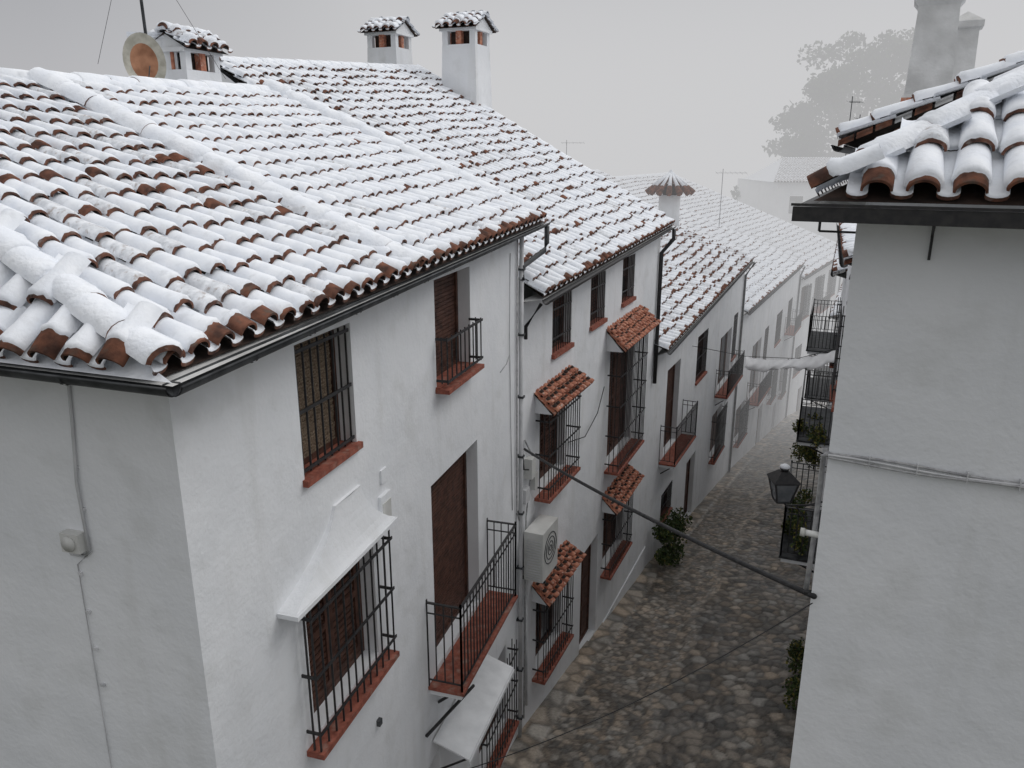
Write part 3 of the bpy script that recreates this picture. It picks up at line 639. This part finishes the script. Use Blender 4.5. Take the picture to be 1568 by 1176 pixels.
# ---------------------------------------------------------------- street lamp on bracket
mb=MB(); o=A3(4.52,12.05,-5.35)
def ring4(h,z): return [o+A3(a*h,b*h,z) for a,b in((-1,-1),(1,-1),(1,1),(-1,1))]
lo,hi=ring4(.11,-.25),ring4(.19,.12); mb.add(lo+hi,[(0,1,5,4),(1,2,6,5),(2,3,7,6),(3,0,4,7)],'glass_pale')
for k in range(4): mb.beam(lo[k],hi[k],.025,'black_iron'); mb.beam(lo[k],lo[(k+1)%4],.025,'black_iron'); mb.beam(hi[k],hi[(k+1)%4],.035,'black_iron')
a,b_=ring4(.22,.13),ring4(.07,.28); mb.add(a+b_,[(0,1,5,4),(1,2,6,5),(2,3,7,6),(3,0,4,7),(4,5,6,7)],'black_iron')
mb.tube([o+A3(0,0,.28),o+A3(0,0,.34)],[.06,.085],'black_iron',10); mb.tube([o+A3(0,0,.34),o+A3(0,0,.37),o+A3(0,0,.40)],[.085,.08,.03],'snow_thick',10)
mb.tube([o+A3(0,0,-.2),o+A3(0,0,.02)],.04,'bulb_glass',8)
mb.tube([o+A3(0,0,-.26),o+A3(.1,.02,-.36),o+A3(.5,.12,-.40),o+A3(1.0,.3,-.38)],.018,'black_iron',6)
mb.tube([o+A3(.95,.28,-.85),o+A3(.55,.18,-.72),o+A3(.3,.1,-.42)],.014,'black_iron',6)
mb.obj('street_lamp')

# ---------------------------------------------------------------- vegetation
def leaves(mb,c,r,n,size,mat,sq=(1,1,1)):
    c=A3(*c); vs=[];fs=[]
    for i in range(n):
        d=np.random.randn(3); d/=np.linalg.norm(d); p=c+d*np.array(sq)*r*(R()**.45)
        a=nrm(np.random.randn(3))*size*U(.5,1.2); b=nrm(np.cross(a,np.random.randn(3)))*size*U(.3,.7)
        k=len(vs); vs+= [p-a,p+b,p+a,p-b]; fs.append((k,k+1,k+2,k+3))
    mb.add(vs,fs,mat)
def bush(name,pts,size=.05,yel=.2):
    mb=MB()
    for p in pts:
        leaves(mb,p[:3],p[3],int(p[4]),size,'leaf',(1,1,1.1)); leaves(mb,p[:3],p[3]*1.05,int(p[4]*yel),size,'leaf_yellow',(1,1,1.1))
        mb.tube([(p[0],p[1],p[2]-p[3]*1.2),(p[0]+U(-.1,.1),p[1],p[2]+p[3]*.5)],.02,'bark',5)
    return mb.obj(name)
q=[]
for k in range(9):
    P_=WC.P(.2+k*.27,U(.3,.6),0); q.append((P_[0],P_[1],zg(P_[1])+U(.25,1.2),U(.22,.42),260))
bush('garden_shrub',q,.06,.1)
q=[]
for k in range(8):
    P_=WR3.P(1.1+k*.28,U(.3,.8),0); q.append((P_[0],P_[1],-7.15+U(0,.3),U(.12,.22),130))
bush('balcony_plant',q,.045,.3)
q=[]
for k in range(12):
    P_=WR3.P(5.4+k*.26,U(.3,.75),0); q.append((P_[0],P_[1],U(-7.6,-6.3),U(.15,.28),130))
bush('climbing_plant',q,.05,.7)
q=[]
for k in range(6):
    P_=WR3.P(.5+k*.4,U(.2,.35),0); q.append((P_[0],P_[1],zg(P_[1])+U(.2,.7),U(.15,.28),130))
bush('garden_shrub',q,.05,.3)

def tree(base,h,clumps,lean,name,leafn,ls):
    mb=MB(); base=A3(*base); top=base+A3(lean,0,h*.8)
    tr=[base,base+A3(lean*.2,.2,h*.25),base+A3(lean*.6,-.1,h*.5),top]
    mb.tube(tr,[.55,.42,.3,.1],'bark',9)
    for cx,cz,r in clumps:
        c=base+A3(cx,U(-2,2),cz)
        s_=base+A3(lean*.5,0,min(cz*.7,h*.6)); mid=(s_+c)/2+A3(0,0,-.4)
        mb.tube([s_,mid,c],[.2,.13,.05],'bark',6)
        for k in range(9):
            d=np.random.randn(3)*r*.5; d[2]*=.75
            mb.tube([c,c+d],[.06,.02],'bark',4)
            leaves(mb,c+d,r*U(.4,.75),leafn,ls,'leaf',(1.2,1.2,.8))
    return mb.obj(name)
tree((36.5,88,-10),24,[(-3.5,16.5,2.6),(-.5,19,2.8),(3,19.4,2.6),(6.5,18.5,2.4),(-5,13.5,2.2),(-1.5,14.5,2.8),(3,15.5,2.8),(6.5,14,2.6),(-5.6,10,2.0),(-2.5,10,2.4),(2,11,2.8),(8.5,15,2.0),(5,11,2.6),(0,7,2.4),(-4,6.5,2.2),(4,7.5,2.4),(-6.5,5,1.6)],1.5,'pine_tree',170,.32)
tree((30.0,86,-10),12,[(-1.5,6.5,1.8),(1,8,1.9),(2.5,6,1.8),(-2.5,4,1.8),(0,5,2.0),(3,3.5,1.8)],.6,'pine_tree',110,.3)
tree((26.5,84,-12),9,[(-1.5,7.0,1.4),(1,7.8,1.5),(2.2,5.5,1.4),(-2.0,4.6,1.5),(0,5.5,1.6)],.4,'pine_tree',90,.3)

h=empty('white_house'); mb=MB()
W=Wall((25.0,76),(36,74)); wall(mb,W,(-2.7,-2.7),(-20,-20),[(1.2,2.4,-5.6,-4.0),(5,6.2,-5.6,-4.0)])
mb.quad((25,76,-20),(25,76,-2.7),(24,86,-2.7),(24,86,-20),'plaster')
mb.obj('walls',h); mb=MB(); tile_patch(mb,(24.4,75.4,-2.7),(36.5,73.4,-2.7),(37.5,80,-.6),(27,81.5,-.6),44,16,seg=4,bare=.02)
mb.quad((24.4,75.4,-2.7),(27,81.5,-.6),(25,87,-2.7),(24,86,-2.7),'snow'); mb.quad((27,81.5,-.6),(37.5,80,-.6),(38,87,-2.7),(25,87,-2.7),'snow'); mb.obj('roof_tiles',h)
mb=MB(); fill(mb,W,(1.2,2.4,-5.6,-4.0),'glass'); fill(mb,W,(5,6.2,-5.6,-4.0),'glass'); mb.obj('windows',h)

# white cloth strung over the street
mb=MB(); p,q=A3(7.45,24.2,-6.25),A3(10.0,22.2,-5.35); vs=[];nn_=70; K=9
for i in range(nn_+1):
    t=i/nn_; c=p+(q-p)*t-A3(0,0,.26*4*t*(1-t))
    drop=.30*(1+.22*math.sin(i*.17)+.06*math.sin(i*.9))
    for j in range(K):
        s_=j/(K-1); vs.append(c+A3(-.10*s_,-.28*math.sin(s_*2.2)-.05*math.sin(i*.55)*s_,-drop*s_+.02*math.sin(i*.8+j*.9)))
mb.add(vs,[(i*K+j,i*K+j+1,(i+1)*K+j+1,(i+1)*K+j) for i in range(nn_) for j in range(K-1)],'cloth',True)
mb.tube([p-A3(1.6,-.6,-.2),p,p+(q-p)*.5-A3(0,0,.26),q,q+A3(.6,0,.1)],.01,'cable',5)
mb.obj('cloth_canopy')

# ---------------------------------------------------------------- street and terrain
pl=[(-3.5,0),(-2.1,4.57),(.1,11.8),(3.85,20.5),(10,33.6),(18.4,50),(26,62),(31,69)]
pr=[(0.,0),(2.12,4.9),(5.45,12),(9.2,21.5),(14.4,34),(21.8,50),(30,62),(36,69)]
xl=lambda y:float(np.interp(y,[q[1] for q in pl],[q[0] for q in pl])); xr=lambda y:float(np.interp(y,[q[1] for q in pr],[q[0] for q in pr]))
def stone(x,y,w):
    wb=2.0+.15*math.sin(y*1.7)
    big=w>wb
    sc=4.2 if big else 6.5
    if w<.5: sc=2.6
    jx=.05*noise.noise(Vector((x*3,y*3,5)))
    d,pts=noise.voronoi(Vector(((x+jx)*sc,(y-jx)*sc*.9,0.3)))
    e=min(1,max(0,(d[1]-d[0])*3.2)); 
    sh=noise.cell(Vector((pts[0][0]*7.3,pts[0][1]*7.1,1)))
    hgt=(e**.5)*(.04 if big else .02)
    g=(.21+.13*sh) if big else (.25+.13*sh)
    if w<.5: hgt=.05+e**.5*.012; g=.34+.08*sh
    if abs(w-wb)<.12: g=.32+.07*sh; hgt=.03
    k=.36+.64*e
    tint=noise.cell(Vector((pts[0][0]*3.1,pts[0][1]*5.7,4)))
    return hgt,(g*k*(1.12+.14*tint),g*k*(.97+.04*tint),g*k*(.80-.04*tint))
def sheet(y0,y1,step):
    ny=int((y1-y0)/step); vs=[];cols=[];nx=int(5.2/step)
    for i in range(ny+1):
        y=y0+(y1-y0)*i/ny; a,b=xl(y)-.05,xr(y)+.05
        for j in range(nx+1):
            x=a+(b-a)*j/nx; w=(x-a)*.9; hh,c=stone(x,y,w)
            cross=-.10*math.sin(math.pi*min(1,max(0,j/nx)))
            vs.append((x,y,zg(y)+hh+cross+.03*noise.noise(Vector((x*.8,y*.8,0))))); cols.append((*c,1))
    fs=[(i*(nx+1)+j,i*(nx+1)+j+1,(i+1)*(nx+1)+j+1,(i+1)*(nx+1)+j) for i in range(ny) for j in range(nx)]
    return vs,fs,cols
V_=[];F_=[];C_=[]
for y0,y1,st in((2,9,.2),(9,27,.042),(27,40,.08),(40,69,.16)):
    v,f_,c=sheet(y0,y1,st); k=len(V_); V_+=v; C_+=c; F_+=[tuple(i+k for i in q) for q in f_]
me=bpy.data.meshes.new('cobbled_street'); me.from_pydata(V_,[],F_); me.materials.append(MATS['cobble'])
ca=me.color_attributes.new('stone','FLOAT_COLOR','POINT'); ca.data.foreach_set('color',np.array(C_).ravel())
me.polygons.foreach_set('use_smooth',[True]*len(F_)); me.update()
o=bpy.data.objects.new('cobbled_street',me); scene.collection.objects.link(o)
ys=[-600,-200,-60,-20,0,10,20,30,40,50,60,66,80,100,140,200,350,900]; xs=[-900,-300,-100,-40,-15,0,15,40,100,300,900]
mb=MB(); vs=[(x,y,zg(y)-.35+(0 if abs(x)<50 else 1.5*math.sin(x*.02))) for y in ys for x in xs]; nx=len(xs)
mb.add(vs,[(i*nx+j,i*nx+j+1,(i+1)*nx+j+1,(i+1)*nx+j) for i in range(len(ys)-1) for j in range(nx-1)],'earth',True); mb.obj('ground')

# ---------------------------------------------------------------- mist: a homogeneous bank of fog filling the valley
# absorbs, and emits an added glow standing in for daylight scattered inside the bank
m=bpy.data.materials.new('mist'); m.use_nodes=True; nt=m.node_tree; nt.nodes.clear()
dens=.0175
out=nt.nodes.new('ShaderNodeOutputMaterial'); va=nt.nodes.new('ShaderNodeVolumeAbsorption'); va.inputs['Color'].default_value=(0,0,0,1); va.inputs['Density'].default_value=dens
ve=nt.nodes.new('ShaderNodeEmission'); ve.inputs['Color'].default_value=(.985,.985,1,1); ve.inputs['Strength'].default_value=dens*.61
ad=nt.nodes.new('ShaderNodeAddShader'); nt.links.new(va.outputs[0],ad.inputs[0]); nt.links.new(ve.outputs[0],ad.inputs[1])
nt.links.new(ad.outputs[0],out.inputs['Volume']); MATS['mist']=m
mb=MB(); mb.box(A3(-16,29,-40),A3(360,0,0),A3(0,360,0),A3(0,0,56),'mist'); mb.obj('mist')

# ---------------------------------------------------------------- sky and sun
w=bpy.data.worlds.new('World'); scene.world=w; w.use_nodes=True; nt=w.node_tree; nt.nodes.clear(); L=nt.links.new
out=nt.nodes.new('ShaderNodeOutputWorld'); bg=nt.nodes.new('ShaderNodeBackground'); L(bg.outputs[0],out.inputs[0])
sky=nt.nodes.new('ShaderNodeTexSky'); sky.sky_type='NISHITA'; sky.sun_disc=False; sky.sun_elevation=math.radians(48); sky.sun_rotation=math.radians(70); sky.dust_density=4
hs=nt.nodes.new('ShaderNodeHueSaturation'); hs.inputs['Saturation'].default_value=.25; L(sky.outputs[0],hs.inputs['Color'])
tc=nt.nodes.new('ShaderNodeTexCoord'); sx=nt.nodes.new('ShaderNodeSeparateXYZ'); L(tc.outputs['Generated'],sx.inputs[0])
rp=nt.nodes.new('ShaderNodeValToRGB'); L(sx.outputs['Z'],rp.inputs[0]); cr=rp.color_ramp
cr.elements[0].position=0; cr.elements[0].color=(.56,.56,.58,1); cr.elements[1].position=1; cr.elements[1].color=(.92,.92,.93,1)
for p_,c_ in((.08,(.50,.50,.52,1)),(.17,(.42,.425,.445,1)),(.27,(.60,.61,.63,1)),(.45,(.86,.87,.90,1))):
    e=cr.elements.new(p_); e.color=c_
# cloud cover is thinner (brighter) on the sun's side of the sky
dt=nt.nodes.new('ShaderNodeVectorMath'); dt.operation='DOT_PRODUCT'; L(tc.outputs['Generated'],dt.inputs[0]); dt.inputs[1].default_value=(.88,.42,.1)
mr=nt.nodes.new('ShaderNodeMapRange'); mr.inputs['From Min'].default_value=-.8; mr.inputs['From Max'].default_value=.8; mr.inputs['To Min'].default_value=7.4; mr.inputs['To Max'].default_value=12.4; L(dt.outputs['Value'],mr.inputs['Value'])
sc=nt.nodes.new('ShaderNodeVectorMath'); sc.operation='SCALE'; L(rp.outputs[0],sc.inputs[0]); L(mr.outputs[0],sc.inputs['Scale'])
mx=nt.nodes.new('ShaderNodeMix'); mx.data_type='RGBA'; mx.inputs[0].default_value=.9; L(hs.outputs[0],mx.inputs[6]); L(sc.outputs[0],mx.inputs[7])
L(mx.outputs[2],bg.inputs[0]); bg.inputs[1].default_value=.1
sd=bpy.data.lights.new('sun','SUN'); sd.energy=.75; sd.angle=math.radians(30); sd.color=(1,.985,.96)
so=bpy.data.objects.new('sun',sd); scene.collection.objects.link(so)
so.rotation_euler=Vector((-.88,-.32,-1.0)).to_track_quat('-Z','Y').to_euler()
cd=bpy.data.cameras.new('camera'); cam=bpy.data.objects.new('camera',cd); scene.collection.objects.link(cam); scene.camera=cam
cd.sensor_width=36; cd.lens=1200/1568*36; cd.clip_start=.05; cd.clip_end=3000
cam.location=(0,0,0); cam.rotation_euler=(math.radians(73.5),0,math.radians(0))
scene.view_settings.view_transform='Standard'
